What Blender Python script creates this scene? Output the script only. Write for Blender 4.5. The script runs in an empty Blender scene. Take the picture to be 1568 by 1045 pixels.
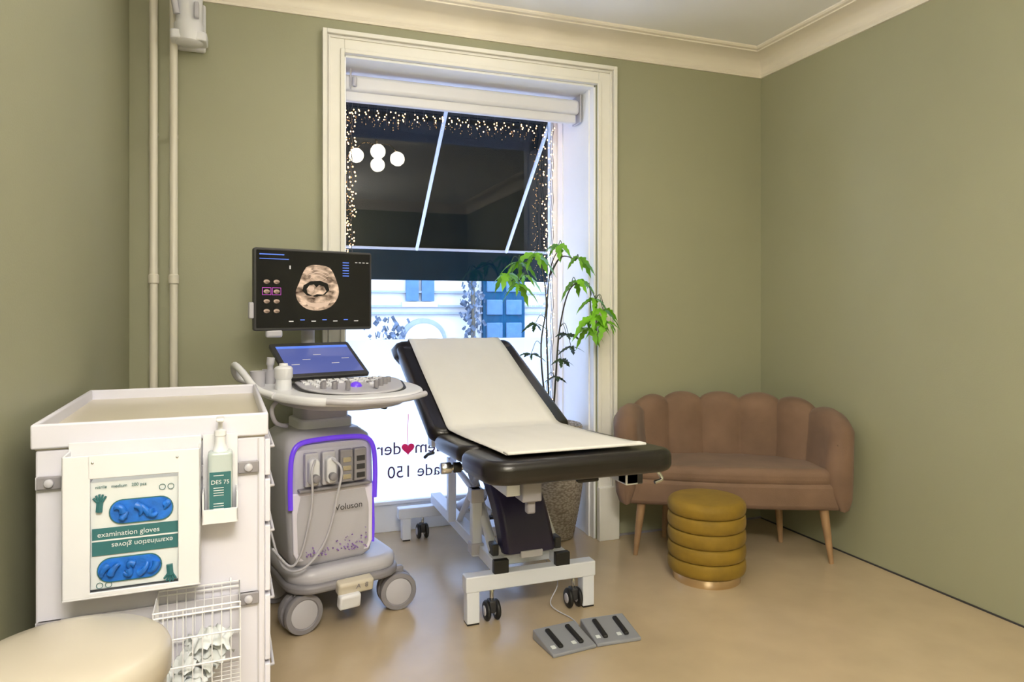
import bpy, bmesh, math, random
from math import sin, cos, pi, radians, sqrt
from mathutils import Vector, Matrix, Euler
random.seed(7)
scene = bpy.context.scene
COL = scene.collection

# ------------------------------------------------------------------ materials
def M(name, rgb, rough=0.5, metal=0.0, var=0.0, vscale=8.0, bump=0.0, bscale=60.0, emit=0.0, ecol=None,
      sheen=0.0, coat=0.0, alpha=1.0, trans=0.0, spec=0.5):
    m = bpy.data.materials.new(name); m.use_nodes = True
    nt = m.node_tree; b = nt.nodes['Principled BSDF']
    b.inputs['Base Color'].default_value = (*rgb, 1)
    b.inputs['Roughness'].default_value = rough
    b.inputs['Metallic'].default_value = metal
    b.inputs['Specular IOR Level'].default_value = spec
    b.inputs['Sheen Weight'].default_value = sheen
    b.inputs['Coat Weight'].default_value = coat
    b.inputs['Alpha'].default_value = alpha
    b.inputs['Transmission Weight'].default_value = trans
    if emit > 0:
        b.inputs['Emission Color'].default_value = (*(ecol or rgb), 1)
        b.inputs['Emission Strength'].default_value = emit
    tc = nt.nodes.new('ShaderNodeTexCoord')
    if var > 0:
        n = nt.nodes.new('ShaderNodeTexNoise'); n.inputs['Scale'].default_value = vscale
        n.inputs['Detail'].default_value = 5
        nt.links.new(tc.outputs['Object'], n.inputs['Vector'])
        r = nt.nodes.new('ShaderNodeValToRGB')
        r.color_ramp.elements[0].position = 0.3; r.color_ramp.elements[1].position = 0.7
        r.color_ramp.elements[0].color = (*[c*(1-var) for c in rgb], 1)
        r.color_ramp.elements[1].color = (*[min(1, c*(1+var)) for c in rgb], 1)
        nt.links.new(n.outputs['Fac'], r.inputs['Fac'])
        nt.links.new(r.outputs['Color'], b.inputs['Base Color'])
    if bump > 0:
        n = nt.nodes.new('ShaderNodeTexNoise'); n.inputs['Scale'].default_value = bscale
        n.inputs['Detail'].default_value = 4
        nt.links.new(tc.outputs['Object'], n.inputs['Vector'])
        bp = nt.nodes.new('ShaderNodeBump'); bp.inputs['Strength'].default_value = bump
        bp.inputs['Distance'].default_value = 0.01
        nt.links.new(n.outputs['Fac'], bp.inputs['Height'])
        nt.links.new(bp.outputs['Normal'], b.inputs['Normal'])
    return m

wall_m   = M('sage_paint', (0.330, 0.334, 0.228), 0.5, var=0.03, vscale=1.5, bump=0.05, bscale=150)
ceil_m   = M('ceiling_paint', (0.86, 0.87, 0.88), 0.8, var=0.02, vscale=2)
trim_m   = M('cream_trim', (0.79, 0.74, 0.65), 0.45, var=0.02)
casing_m = M('casing_paint', (0.80, 0.79, 0.75), 0.4, var=0.02)
niche_m  = M('niche_white', (0.88, 0.90, 0.94), 0.4, var=0.01)
floor_m  = M('linoleum_floor', (0.49, 0.385, 0.255), 0.24, var=0.05, vscale=5, bump=0.03, bscale=25, spec=0.7)
white_m  = M('white_plastic', (0.74, 0.75, 0.81), 0.35, var=0.01)
lilac_m  = M('laminate_white', (0.68, 0.68, 0.79), 0.4, var=0.01)
cream_m  = M('cream_plastic', (0.60, 0.55, 0.46), 0.3, var=0.01)
bin_m    = M('bin_cream', (0.45, 0.41, 0.345), 0.3, var=0.01)
pipe_m   = M('pipe_paint', (0.68, 0.65, 0.57), 0.35, var=0.02)
frame_m  = M('powder_coated_white', (0.72, 0.75, 0.84), 0.3, var=0.01)
grey_m   = M('grey_plastic', (0.25, 0.24, 0.27), 0.4, var=0.02)
lgrey_m  = M('light_grey_plastic', (0.50, 0.495, 0.56), 0.35, var=0.02)
dgrey_m  = M('dark_grey_plastic', (0.035, 0.035, 0.04), 0.4, var=0.02)
black_m  = M('black_rubber', (0.010, 0.010, 0.011), 0.5, var=0.05)
leather_m= M('dark_leatherette', (0.009, 0.007, 0.0065), 0.28, var=0.08, vscale=20, bump=0.06, bscale=220)
navy_m   = M('navy_cover', (0.018, 0.015, 0.058), 0.35, var=0.05)
paper_m  = M('couch_paper', (0.70, 0.69, 0.67), 0.85, var=0.015, vscale=6, bump=0.15, bscale=14)
steel_m  = M('brushed_steel', (0.6, 0.6, 0.6), 0.25, 1.0, var=0.02)
brass_m  = M('brass', (0.75, 0.60, 0.40), 0.25, 1.0, var=0.02)
sofa_m   = M('brown_velvet', (0.180, 0.108, 0.070), 0.8, var=0.18, vscale=5, bump=0.1, bscale=180, sheen=0.10)
must_m   = M('mustard_velvet', (0.235, 0.140, 0.008), 0.75, var=0.15, vscale=10, bump=0.08, bscale=180, sheen=0.04)
wood_m   = M('oak_legs', (0.33, 0.20, 0.105), 0.45, var=0.15, vscale=14)
purple_m = M('purple_trim', (0.10, 0.04, 0.55), 0.3, emit=0.35, ecol=(0.22, 0.07, 0.95))
pdot_m   = M('purple_dot', (0.33, 0.18, 0.60), 0.4)
teal_m   = M('teal_label', (0.030, 0.14, 0.155), 0.5, var=0.03)
blue_m   = M('blue_nitrile', (0.012, 0.14, 0.58), 0.45, var=0.25, vscale=30, bump=0.3, bscale=40)
label_m  = M('label_white', (0.68, 0.72, 0.75), 0.5, var=0.01)
bottle_m = M('bottle_plastic', (0.46, 0.53, 0.54), 0.2, var=0.02)
leaf_m   = M('leaf_green', (0.17, 0.44, 0.02), 0.4, var=0.3, vscale=9)
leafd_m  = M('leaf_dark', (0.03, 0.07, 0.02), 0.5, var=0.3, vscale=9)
stem_m   = M('plant_stem', (0.05, 0.045, 0.03), 0.7, var=0.2)
soil_m   = M('soil', (0.03, 0.02, 0.015), 0.95, var=0.3, bump=0.6, bscale=40)
awn_m    = M('awning_fabric', (0.0022, 0.0050, 0.0070), 0.9, var=0.1, spec=0.0)
val_m    = M('awning_valance', (0.0018, 0.012, 0.022), 0.9, var=0.1, spec=0.0)
fac_m    = M('facade_render', (0.37, 0.375, 0.37), 0.8, var=0.06, vscale=1.5, spec=0.0)
fac2_m   = M('facade_grey_blue', (0.16, 0.19, 0.24), 0.8, var=0.05, spec=0.0)  # grey-blue colour of the ledges and arches
pane_m   = M('facade_panes', (0.05, 0.10, 0.17), 0.6, var=0.1, spec=0.0)
door_m   = M('facade_door_blue', (0.008, 0.038, 0.075), 0.7, var=0.1, spec=0.0)
ivy_m    = M('ivy', (0.045, 0.06, 0.085), 0.8, var=0.6, vscale=12, spec=0.0)
street_m = M('street_asphalt', (0.34, 0.36, 0.40), 0.9, var=0.1, spec=0.0)
decal_m  = M('decal_plum', (0.07, 0.012, 0.06), 0.5)
heart_m  = M('decal_pink', (0.60, 0.01, 0.10), 0.5, emit=0.25, ecol=(0.8, 0.02, 0.15))
scr_m    = M('screen_black', (0.003, 0.003, 0.005), 0.15, emit=0.3, ecol=(0.004, 0.004, 0.008))
scrblue_m= M('screen_blue_text', (0.05, 0.1, 0.4), 0.3, emit=0.6, ecol=(0.12, 0.25, 0.9))
scrwh_m  = M('screen_white_text', (0.3, 0.3, 0.3), 0.3, emit=0.45, ecol=(0.8, 0.75, 0.7))
scrpk_m  = M('screen_magenta', (0.3, 0.05, 0.3), 0.3, emit=0.5, ecol=(0.6, 0.1, 0.6))
touch_m  = M('touch_screen', (0.03, 0.04, 0.14), 0.15, emit=0.42, ecol=(0.16, 0.20, 0.58))
globe_m  = M('opal_globe', (1, 0.93, 0.8), 0.2, emit=30.0, ecol=(1.0, 0.92, 0.78))
bulb_m   = M('fairy_bulb', (1, 0.7, 0.3), 0.3, emit=16.0, ecol=(1.0, 0.56, 0.22))
diff_m   = M('fill_diffuser', (0.9, 0.88, 0.82), 0.5, emit=1.5, ecol=(1, 0.92, 0.80))  # glowing face of the added ceiling fill

def scan_mat():
    m = bpy.data.materials.new('ultrasound_picture'); m.use_nodes = True
    nt = m.node_tree; b = nt.nodes['Principled BSDF']
    b.inputs['Base Color'].default_value = (0.01, 0.01, 0.01, 1); b.inputs['Roughness'].default_value = 0.2
    tc = nt.nodes.new('ShaderNodeTexCoord')
    mp = nt.nodes.new('ShaderNodeMapping'); mp.inputs['Scale'].default_value = (0.7, 1.5, 1)
    n = nt.nodes.new('ShaderNodeTexNoise'); n.inputs['Scale'].default_value = 26; n.inputs['Detail'].default_value = 6
    n.inputs['Distortion'].default_value = 0.7
    r = nt.nodes.new('ShaderNodeValToRGB')
    r.color_ramp.elements[0].position = 0.33; r.color_ramp.elements[0].color = (0.05, 0.02, 0.01, 1)
    r.color_ramp.elements[1].position = 0.64; r.color_ramp.elements[1].color = (1.0, 0.70, 0.48, 1)
    nt.links.new(tc.outputs['Object'], mp.inputs['Vector']); nt.links.new(mp.outputs[0], n.inputs['Vector']); nt.links.new(n.outputs['Fac'], r.inputs['Fac'])
    nt.links.new(r.outputs['Color'], b.inputs['Emission Color']); b.inputs['Emission Strength'].default_value = 0.85
    return m
scan_m = scan_mat()

def glass_mat():
    m = bpy.data.materials.new('window_glass'); m.use_nodes = True
    nt = m.node_tree; nt.nodes.clear()
    o = nt.nodes.new('ShaderNodeOutputMaterial'); mix = nt.nodes.new('ShaderNodeMixShader')
    t = nt.nodes.new('ShaderNodeBsdfTransparent'); g = nt.nodes.new('ShaderNodeBsdfGlossy'); g.inputs['Roughness'].default_value = 0.0
    f = nt.nodes.new('ShaderNodeFresnel'); f.inputs['IOR'].default_value = 1.6
    nt.links.new(f.outputs[0], mix.inputs[0]); nt.links.new(t.outputs[0], mix.inputs[1]); nt.links.new(g.outputs[0], mix.inputs[2])
    nt.links.new(mix.outputs[0], o.inputs[0]); return m
glass_m = glass_mat()

def frost_mat():
    m = bpy.data.materials.new('frosted_film'); m.use_nodes = True
    nt = m.node_tree; nt.nodes.clear()
    o = nt.nodes.new('ShaderNodeOutputMaterial'); mix = nt.nodes.new('ShaderNodeMixShader'); mix.inputs[0].default_value = 0.85
    t = nt.nodes.new('ShaderNodeBsdfTranslucent'); t.inputs['Color'].default_value = (0.88, 0.93, 1.0, 1)
    d = nt.nodes.new('ShaderNodeBsdfDiffuse'); d.inputs['Color'].default_value = (0.9, 0.92, 0.95, 1)
    nt.links.new(d.outputs[0], mix.inputs[1]); nt.links.new(t.outputs[0], mix.inputs[2])
    nt.links.new(mix.outputs[0], o.inputs[0]); return m
frost_m = frost_mat()

def weave_mat():
    m = M('woven_rope', (0.50, 0.46, 0.40), 0.85)
    nt = m.node_tree; b = nt.nodes['Principled BSDF']
    tc = nt.nodes.new('ShaderNodeTexCoord')
    n = nt.nodes.new('ShaderNodeTexVoronoi'); n.inputs['Scale'].default_value = 75
    mp = nt.nodes.new('ShaderNodeMapping'); mp.inputs['Scale'].default_value = (0.8, 0.8, 1.5)
    r = nt.nodes.new('ShaderNodeValToRGB'); r.color_ramp.elements[0].color = (0.46, 0.41, 0.35, 1); r.color_ramp.elements[1].color = (0.22, 0.185, 0.15, 1)
    r.color_ramp.elements[0].position = 0.25; r.color_ramp.elements[1].position = 0.75
    nt.links.new(tc.outputs['Object'], mp.inputs['Vector']); nt.links.new(mp.outputs[0], n.inputs['Vector']); nt.links.new(n.outputs['Distance'], r.inputs['Fac']); nt.links.new(r.outputs['Color'], b.inputs['Base Color'])
    return m
weave_m = weave_mat()

# ------------------------------------------------------------------ helpers
def root(name, loc=(0, 0, 0), rz=0.0):
    e = bpy.data.objects.new(name, None); COL.objects.link(e)
    e.location = loc; e.rotation_euler = (0, 0, rz); e.empty_display_size = 0.1
    return e

def part(name, V, F, mat, parent=None, loc=(0, 0, 0), rot=(0, 0, 0), bevel=0.0, seg=3, smooth=True, ang=35):
    me = bpy.data.meshes.new(name); me.from_pydata([tuple(v) for v in V], [], F)
    bm = bmesh.new(); bm.from_mesh(me); bmesh.ops.recalc_face_normals(bm, faces=bm.faces); bm.to_mesh(me); bm.free()
    me.materials.append(mat)
    if smooth:
        me.polygons.foreach_set('use_smooth', [True]*len(me.polygons))
        me.set_sharp_from_angle(angle=radians(ang))
    ob = bpy.data.objects.new(name, me); COL.objects.link(ob)
    ob.location = loc; ob.rotation_euler = rot
    if parent: ob.parent = parent
    if bevel > 0:
        b = ob.modifiers.new('bevel', 'BEVEL'); b.width = bevel; b.segments = seg; b.limit_method = 'ANGLE'; b.angle_limit = radians(40)
    return ob

def boxdata(x0, x1, y0, y1, z0, z1, off=0):
    V = [(x0,y0,z0),(x1,y0,z0),(x1,y1,z0),(x0,y1,z0),(x0,y0,z1),(x1,y0,z1),(x1,y1,z1),(x0,y1,z1)]
    F = [(0,3,2,1),(4,5,6,7),(0,1,5,4),(1,2,6,5),(2,3,7,6),(3,0,4,7)]
    return V, [tuple(i+off for i in f) for f in F]

def boxes(name, L, mat, parent=None, bevel=0.0, **k):
    V, F = [], []
    for b in L:
        v, f = boxdata(*b, off=len(V)); V += v; F += f
    return part(name, V, F, mat, parent, bevel=bevel, **k)

def box(name, size, c, mat, parent=None, rot=(0,0,0), bevel=0.004, seg=3):
    sx, sy, sz = [s/2 for s in size]
    V, F = boxdata(-sx, sx, -sy, sy, -sz, sz)
    return part(name, V, F, mat, parent, loc=c, rot=rot, bevel=bevel, seg=seg)

def lathe(name, prof, mat, parent=None, loc=(0,0,0), rot=(0,0,0), n=48, ang=35, fn=None):
    V, F = [], []
    for (r, z) in prof:
        for i in range(n):
            t = 2*pi*i/n; rr = r if fn is None else fn(r, z, t)
            V.append((rr*cos(t), rr*sin(t), z))
    for j in range(len(prof)-1):
        for i in range(n):
            F.append((j*n+i, j*n+(i+1) % n, (j+1)*n+(i+1) % n, (j+1)*n+i))
    if prof[0][0] > 1e-5: F.append(tuple(range(n-1, -1, -1)))
    if prof[-1][0] > 1e-5: F.append(tuple((len(prof)-1)*n+i for i in range(n)))
    return part(name, V, F, mat, parent, loc=loc, rot=rot, ang=ang)

def cyl(name, r, h, c, mat, parent=None, axis='z', n=32, bev=0.002):
    b = min(bev, r*0.4, h*0.4)
    pr = [(r-b, -h/2), (r, -h/2+b), (r, h/2-b), (r-b, h/2)]
    rot = {'z': (0,0,0), 'x': (0, pi/2, 0), 'y': (pi/2, 0, 0)}[axis]
    return lathe(name, pr, mat, parent, loc=c, rot=rot, n=n, ang=50)

def smoothpts(P, k=8):
    P = [Vector(p) for p in P]
    if len(P) < 3: return P
    Q = [P[0]*2-P[1]] + P + [P[-1]*2-P[-2]]
    out = []
    for i in range(1, len(Q)-2):
        a, b, c, d = Q[i-1], Q[i], Q[i+1], Q[i+2]
        for j in range(k):
            t = j/k
            out.append(0.5*((2*b)+(c-a)*t+(2*a-5*b+4*c-d)*t*t+(3*b-a-3*c+d)*t**3))
    out.append(P[-1]); return out

def tubedata(P, r, seg=10, off=0, closed=False):
    n = len(P); V, F = [], []
    up = Vector((0, 0, 1)); prev = None
    for i, p in enumerate(P):
        t = (P[(i+1) % n] - P[i-1]) if closed else (P[min(i+1, n-1)] - P[max(i-1, 0)])
        t = t.normalized() if t.length > 1e-9 else Vector((0, 0, 1))
        if prev is None:
            a = t.cross(up)
            if a.length < 0.05: a = t.cross(Vector((1, 0, 0)))
        else: a = prev - t*prev.dot(t)
        a.normalize(); prev = a; b = t.cross(a)
        rr = r[i] if isinstance(r, (list, tuple)) else r
        for k in range(seg):
            q = 2*pi*k/seg; V.append(tuple(p + a*cos(q)*rr + b*sin(q)*rr))
    for i in range(n if closed else n-1):
        j = (i+1) % n
        for k in range(seg):
            F.append((off+i*seg+k, off+i*seg+(k+1) % seg, off+j*seg+(k+1) % seg, off+j*seg+k))
    if not closed:
        F.append(tuple(off+k for k in range(seg-1, -1, -1))); F.append(tuple(off+(n-1)*seg+k for k in range(seg)))
    return V, F

def tube(name, P, r, mat, parent=None, smooth=True, seg=10, closed=False):
    P = smoothpts(P) if smooth else [Vector(p) for p in P]
    V, F = tubedata(P, r, seg, closed=closed)
    return part(name, V, F, mat, parent, ang=50)

def tubes(name, L, mat, parent=None, seg=8):
    V, F = [], []
    for P, r in L:
        v, f = tubedata([Vector(p) for p in P], r, seg, off=len(V)); V += v; F += f
    return part(name, V, F, mat, parent, ang=50)

def prism(name, poly, z0, z1, mat, parent=None, bevel=0.0, seg=3, loc=(0,0,0), rot=(0,0,0), ang=35):
    n = len(poly)
    V = [(x, y, z0) for x, y in poly] + [(x, y, z1) for x, y in poly]
    F = [tuple(range(n-1, -1, -1)), tuple(range(n, 2*n))] + [(i, (i+1) % n, n+(i+1) % n, n+i) for i in range(n)]
    return part(name, V, F, mat, parent, loc=loc, rot=rot, bevel=bevel, seg=seg, ang=ang)

def rrect(x0, x1, y0, y1, r, k=6):
    P = []
    for cx, cy, a0 in ((x1-r, y1-r, 0), (x0+r, y1-r, pi/2), (x0+r, y0+r, pi), (x1-r, y0+r, 1.5*pi)):
        for i in range(k+1):
            a = a0 + pi/2*i/k; P.append((cx+r*cos(a), cy+r*sin(a)))
    return P

def ellipse(cx, cy, a, b, n=28): return [(cx+a*cos(2*pi*i/n), cy+b*sin(2*pi*i/n)) for i in range(n)]

def flat(name, poly, mat, parent, loc, rot, th=0.0008):
    return prism(name, poly, 0, th, mat, parent, loc=loc, rot=rot)

def text(name, s, size, mat, parent, loc, rot, align='CENTER', ext=0.0004):
    c = bpy.data.curves.new(name, 'FONT'); c.body = s; c.size = size; c.align_x = align; c.extrude = ext
    c.materials.append(mat)
    o = bpy.data.objects.new(name, c); COL.objects.link(o); o.location = loc; o.rotation_euler = rot; o.parent = parent
    return o
FR = (pi/2, 0, 0)   # text / flat facing -Y

# ------------------------------------------------------------------ room shell
XL, XR, YB, YF, ZC = -0.56, 2.935, 3.545, -1.9, 2.87
NX0, NX1, NZ, WY = 0.389, 1.788, 2.576, 4.10
boxes('floor', [(XL-0.2, XR+0.2, YF-0.2, WY+0.06, -0.1, 0.0)], floor_m, smooth=False)
boxes('ceiling', [(XL-0.2, XR+0.2, YF-0.2, YB+0.1, ZC, ZC+0.15)], ceil_m, smooth=False)
boxes('wall_left', [(XL-0.2, XL, YF-0.2, WY+0.05, 0, ZC)], wall_m, smooth=False)
boxes('wall_right', [(XR, XR+0.2, YF-0.2, WY+0.05, 0, ZC)], wall_m, smooth=False)
boxes('wall_front', [(XL, XR, YF-0.2, YF, 0, ZC)], wall_m, smooth=False)
boxes('wall_back', [(XL, NX0, YB, WY+0.05, 0, ZC), (NX1, XR, YB, WY+0.05, 0, ZC), (NX0, NX1, YB, WY+0.05, NZ, ZC+0.15)], wall_m, smooth=False)

# cornice (trim_1): profile swept round the room
prof = [(0.0, 2.742), (0.012, 2.742), (0.016, 2.752), (0.012, 2.762), (0.012, 2.772)]
for i in range(9):
    a = i/8*pi/2; prof.append((0.014+0.115*(1-cos(a)), 2.775+0.068*sin(a)))
prof += [(0.142, 2.845), (0.142, 2.852), (0.158, 2.855), (0.165, 2.862), (0.165, 2.8705)]
V, F = [], []
for p, z in prof: V += [(XL+p, YF+p, z), (XR-p, YF+p, z), (XR-p, YB-p, z), (XL+p, YB-p, z)]
for j in range(len(prof)-1):
    for i in range(4): F.append((j*4+i, j*4+(i+1) % 4, (j+1)*4+(i+1) % 4, (j+1)*4+i))
part('trim_1', V, F, trim_m, ang=30)

# window casing (trim_2)
def cas(x0, x1, zt, w, y0, y1):
    return [(x0, x0+w, y0, y1, 0, zt), (x1-w, x1, y0, y1, 0, zt), (x0+w, x1-w, y0, y1, zt-w, zt)]
L = cas(0.284, 1.905, 2.683, 0.107, YB-0.022, YB+0.001)
L += cas(0.284, 1.905, 2.683, 0.022, YB-0.045, YB-0.021)
L += cas(0.312, 1.877, 2.655, 0.010, YB-0.032, YB-0.021)
L += cas(0.371, 1.808, 2.596, 0.020, YB-0.034, YB-0.021)
L += [(0.278, 0.393, YB-0.055, YB-0.02, 0, 0.30), (1.786, 1.912, YB-0.055, YB-0.02, 0, 0.30)]
boxes('trim_2', L, casing_m, bevel=0.003, seg=2)
# niche lining (trim_3)
boxes('trim_3', [(NX0-0.001, NX0+0.012, YB, WY, 0, NZ), (NX1-0.012, NX1+0.001, YB, WY, 0, NZ), (NX0, NX1, YB, WY, NZ-0.012, NZ+0.001),
                 (NX1-0.020, NX1-0.011, YB+0.05, YB+0.09, 0, NZ), (NX1-0.020, NX1-0.011, YB+0.42, YB+0.45, 0, NZ)], niche_m, bevel=0.002)
# thin dark grey strips along the foot of the right and back wall
boxes('floor_line_back', [(1.913, XR, YB-0.006, YB+0.001, 0, 0.012), (XL, 0.277, YB-0.006, YB+0.001, 0, 0.012)], grey_m)
boxes('floor_line_right', [(XR-0.006, XR+0.001, YF, YB, 0, 0.007)], dgrey_m)

# window
w = root('window_1', (0, WY, 0))
boxes('frame', [(NX0+0.012, NX0+0.045, -0.04, 0.04, 0.0, NZ-0.012), (NX1-0.045, NX1-0.012, -0.04, 0.04, 0.0, NZ-0.012),
                (NX0+0.045, NX1-0.045, -0.04, 0.04, NZ-0.06, NZ-0.012), (NX0+0.045, NX1-0.045, -0.04, 0.04, 0, 0.17)], niche_m, w, bevel=0.004)
boxes('sill_bead', [(NX0+0.02, NX1-0.02, -0.065, -0.03, 0.165, 0.185)], niche_m, w, bevel=0.004)
part('glass', [(NX0+0.04, 0, 0.16), (NX1-0.04, 0, 0.16), (NX1-0.04, 0, NZ-0.05), (NX0+0.04, 0, NZ-0.05)], [(0, 1, 2, 3)], glass_m, w, smooth=False)
part('frosted_film', [(NX0+0.04, 0.006, 0.16), (NX1-0.04, 0.006, 0.16), (NX1-0.04, 0.006, 1.125), (NX0+0.04, 0.006, 1.125)], [(0, 1, 2, 3)], frost_m, w, smooth=False)

d = root('window_lettering', (0, WY-0.006, 0))
BK = (pi/2, 0, pi)
text('word_end', 'der', 0.105, decal_m, d, (0.785, 0, 0.445), BK, 'LEFT')
text('word_start', 'Jordem', 0.105, decal_m, d, (0.862, 0, 0.445), BK, 'RIGHT')
text('street_line', 'Gade 150', 0.100, decal_m, d, (0.70, 0, 0.305), BK, 'RIGHT')
hp = []
for i in range(40):
    t = 2*pi*i/40
    hp.append((0.0024*16*sin(t)**3, 0.0024*(13*cos(t)-5*cos(2*t)-2*cos(3*t)-cos(4*t))))
flat('heart', hp, heart_m, d, (0.824, 0, 0.475), FR)
tube('heart_stem', [(0.824, 0, 0.49), (0.822, 0, 0.58), (0.826, 0, 0.68)], 0.0018, heart_m, d, seg=6)

# roller blind cassette
rb = root('roller_blind', (1.08, 3.74, 0))
box('cassette', (1.36, 0.10, 0.085), (0, 0, 2.490), white_m, rb, bevel=0.02, seg=4)
box('bottom_bar', (1.33, 0.035, 0.055), (0, -0.01, 2.425), white_m, rb, bevel=0.008)
boxes('end_brackets', [(-0.688, -0.678, -0.055, 0.055, 2.40, 2.565), (0.678, 0.688, -0.055, 0.055, 2.40, 2.565)], lgrey_m, rb, bevel=0.002)
cyl('chain_knob', 0.012, 0.05, (-0.62, -0.065, 2.49), lgrey_m, rb)
tube('chain', [(-0.64, -0.06, 2.56), (-0.64, -0.062, 2.45)], 0.004, lgrey_m, rb, smooth=False)

# fairy lights, one object
V, F = [], []
def ico(c, r):
    global V, F
    o = len(V)
    for q in ((1,0,0),(-1,0,0),(0,1,0),(0,-1,0),(0,0,1.3),(0,0,-1.3)): V.append((c[0]+q[0]*r, c[1]+q[1]*r, c[2]+q[2]*r))
    for f in ((0,2,4),(2,1,4),(1,3,4),(3,0,4),(2,0,5),(1,2,5),(3,1,5),(0,3,5)): F.append(tuple(o+i for i in f))
FY = 4.02
wires = []
for i in range(24):
    x = 0.47 + i*0.0545; drop = random.uniform(0.03, 0.08)*(0.6 if 9 < i < 13 else 1)
    n = random.randint(4, 5)
    wires.append(([(x, FY, 2.50), (x+random.uniform(-.01,.01), FY, 2.44-drop)], 0.001))
    for k in range(n): ico((x+random.uniform(-.020, .020), FY+random.uniform(-.01,.01), 2.445-drop*k/n), 0.0032)
for k in range(64):
    z = 1.42+k*0.0160
    for _ in range(2): ico((0.475+random.uniform(-.030, .035), FY+random.uniform(-.02,.01), z+random.uniform(-.01,.01)), 0.0032)
for k in range(88):
    z = 0.62+k*0.0205
    for _ in range(2 if z > 1.3 else 1): ico((1.700+random.uniform(-.045, .030), FY+random.uniform(-.03,.01), z+random.uniform(-.01,.01)), 0.0034)
fl = root('fairy_lights', (0, 0, 0))
part('bulbs', V, F, bulb_m, fl, smooth=False)
wires.append(([(0.45, FY, 2.505), (1.74, FY, 2.505)], 0.0018))
for x0, zb in ((0.455, 1.4), (0.485, 1.45), (1.69, 0.3), (1.715, 0.25), (1.728, 0.3)):
    wires.append(([(x0+0.006*sin(k*2.1), FY, 2.5-(2.5-zb)*k/30) for k in range(31)], 0.0016))
tubes('cable', wires, dgrey_m, fl, seg=5)

# ------------------------------------------------------------------ outside
boxes('street_ground', [(-14, 22, WY+0.06, 30, -0.25, -0.15)], street_m, smooth=False)
fa = root('street_facade', (0, 13, 0))
boxes('front', [(-12, 20, 0, 0.4, -0.2, 9)], fac_m, fa, smooth=False)
L = []
for z in (1.62, 1.35, 1.22, 2.6, 3.4): L.append((-12, 20, -0.08, 0, z, z+0.04))
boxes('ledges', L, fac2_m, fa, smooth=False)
L = []; L2 = []
for k in range(-4, 8):
    cx = 2.83+k*2.9
    L += [(cx-0.27, cx-0.03, -0.10, -0.05, 1.47, 3.0), (cx+0.03, cx+0.27, -0.10, -0.05, 1.47, 3.0)]
    L2 += [(cx-0.34, cx+0.34, -0.09, 0, 1.36, 1.45)]
boxes('panes', L, pane_m, fa, smooth=False)
boxes('window_ledges', L2, fac_m, fa, smooth=False)
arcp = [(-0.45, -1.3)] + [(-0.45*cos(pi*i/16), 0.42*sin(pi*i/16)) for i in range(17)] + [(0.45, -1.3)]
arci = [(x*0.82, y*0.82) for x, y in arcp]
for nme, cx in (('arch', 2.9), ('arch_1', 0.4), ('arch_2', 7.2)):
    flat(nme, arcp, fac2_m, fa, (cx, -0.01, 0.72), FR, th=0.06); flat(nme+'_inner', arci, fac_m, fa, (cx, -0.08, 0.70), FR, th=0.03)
boxes('door_blue', [(4.07, 4.93, -0.12, 0, -0.2, 2.6)], door_m, fa, smooth=False)
boxes('door_panels', [(4.13+i*0.40, 4.46+i*0.40, -0.16, -0.11, z, z+0.30) for i in range(2) for z in (0.3, 0.75, 1.2, 1.65)], pane_m, fa, bevel=0.02)
V2, F2 = [], []
for i in range(420):
    c = Vector((random.gauss(3.77, 0.10), random.uniform(-0.5, -0.2), random.uniform(-0.1, 2.9)))
    if i % 4 == 0: c = Vector((random.gauss(2.2, 0.16), random.uniform(-0.5, -0.2), random.uniform(0.3, 1.15)))
    s = random.uniform(0.03, 0.07); a = random.uniform(0, pi); o = len(V2)
    V2 += [tuple(c+Vector((cos(a)*s, 0, sin(a)*s))), tuple(c+Vector((0, s*.3, s))), tuple(c-Vector((cos(a)*s, 0, sin(a)*s))), tuple(c-Vector((0, s*.3, s)))]
    F2.append((o, o+1, o+2, o+3))
iv = root('ivy_plant', (0, 13, 0)); part('leaves', V2, F2, ivy_m, iv, smooth=False)
tube('trunk', [(3.77, -0.35, -0.15), (3.80, -0.35, 1.2), (3.75, -0.35, 2.9)], 0.04, stem_m, iv)

aw = root('awning', (0, 4.2, 0))
def slab(name, x0, x1, p, q, th, mat):
    dY, dZ = q[0]-p[0], q[1]-p[1]; l = sqrt(dY*dY+dZ*dZ); ny, nz = -dZ/l*th, dY/l*th
    V = [(x0,p[0],p[1]),(x1,p[0],p[1]),(x1,q[0],q[1]),(x0,q[0],q[1]),(x0,p[0]+ny,p[1]+nz),(x1,p[0]+ny,p[1]+nz),(x1,q[0]+ny,q[1]+nz),(x0,q[0]+ny,q[1]+nz)]
    return part(name, V, [(0,3,2,1),(4,5,6,7),(0,1,5,4),(1,2,6,5),(2,3,7,6),(3,0,4,7)], mat, aw, smooth=False)
slab('fabric', -0.5, 3.0, (0.0, 2.78), (1.10, 1.78), 0.006, awn_m)
boxes('valance', [(-0.5, 3.0, 1.10, 1.106, 1.53, 1.78)], val_m, aw, smooth=False)
boxes('front_bar', [(-0.5, 3.0, 1.07, 1.10, 1.760, 1.780)], lgrey_m, aw, bevel=0.004)
for i, x in enumerate((0.3, 1.13, 1.86, 2.6)):
    tube('arm_%d' % (i+1), [(x, 0.02, 2.73), (x, 1.08, 1.765)], 0.013, frame_m, aw, smooth=False)
boxes('wall_box', [(-0.5, 3.0, -0.04, 0.06, 2.74, 2.86)], frame_m, aw, bevel=0.01)

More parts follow.
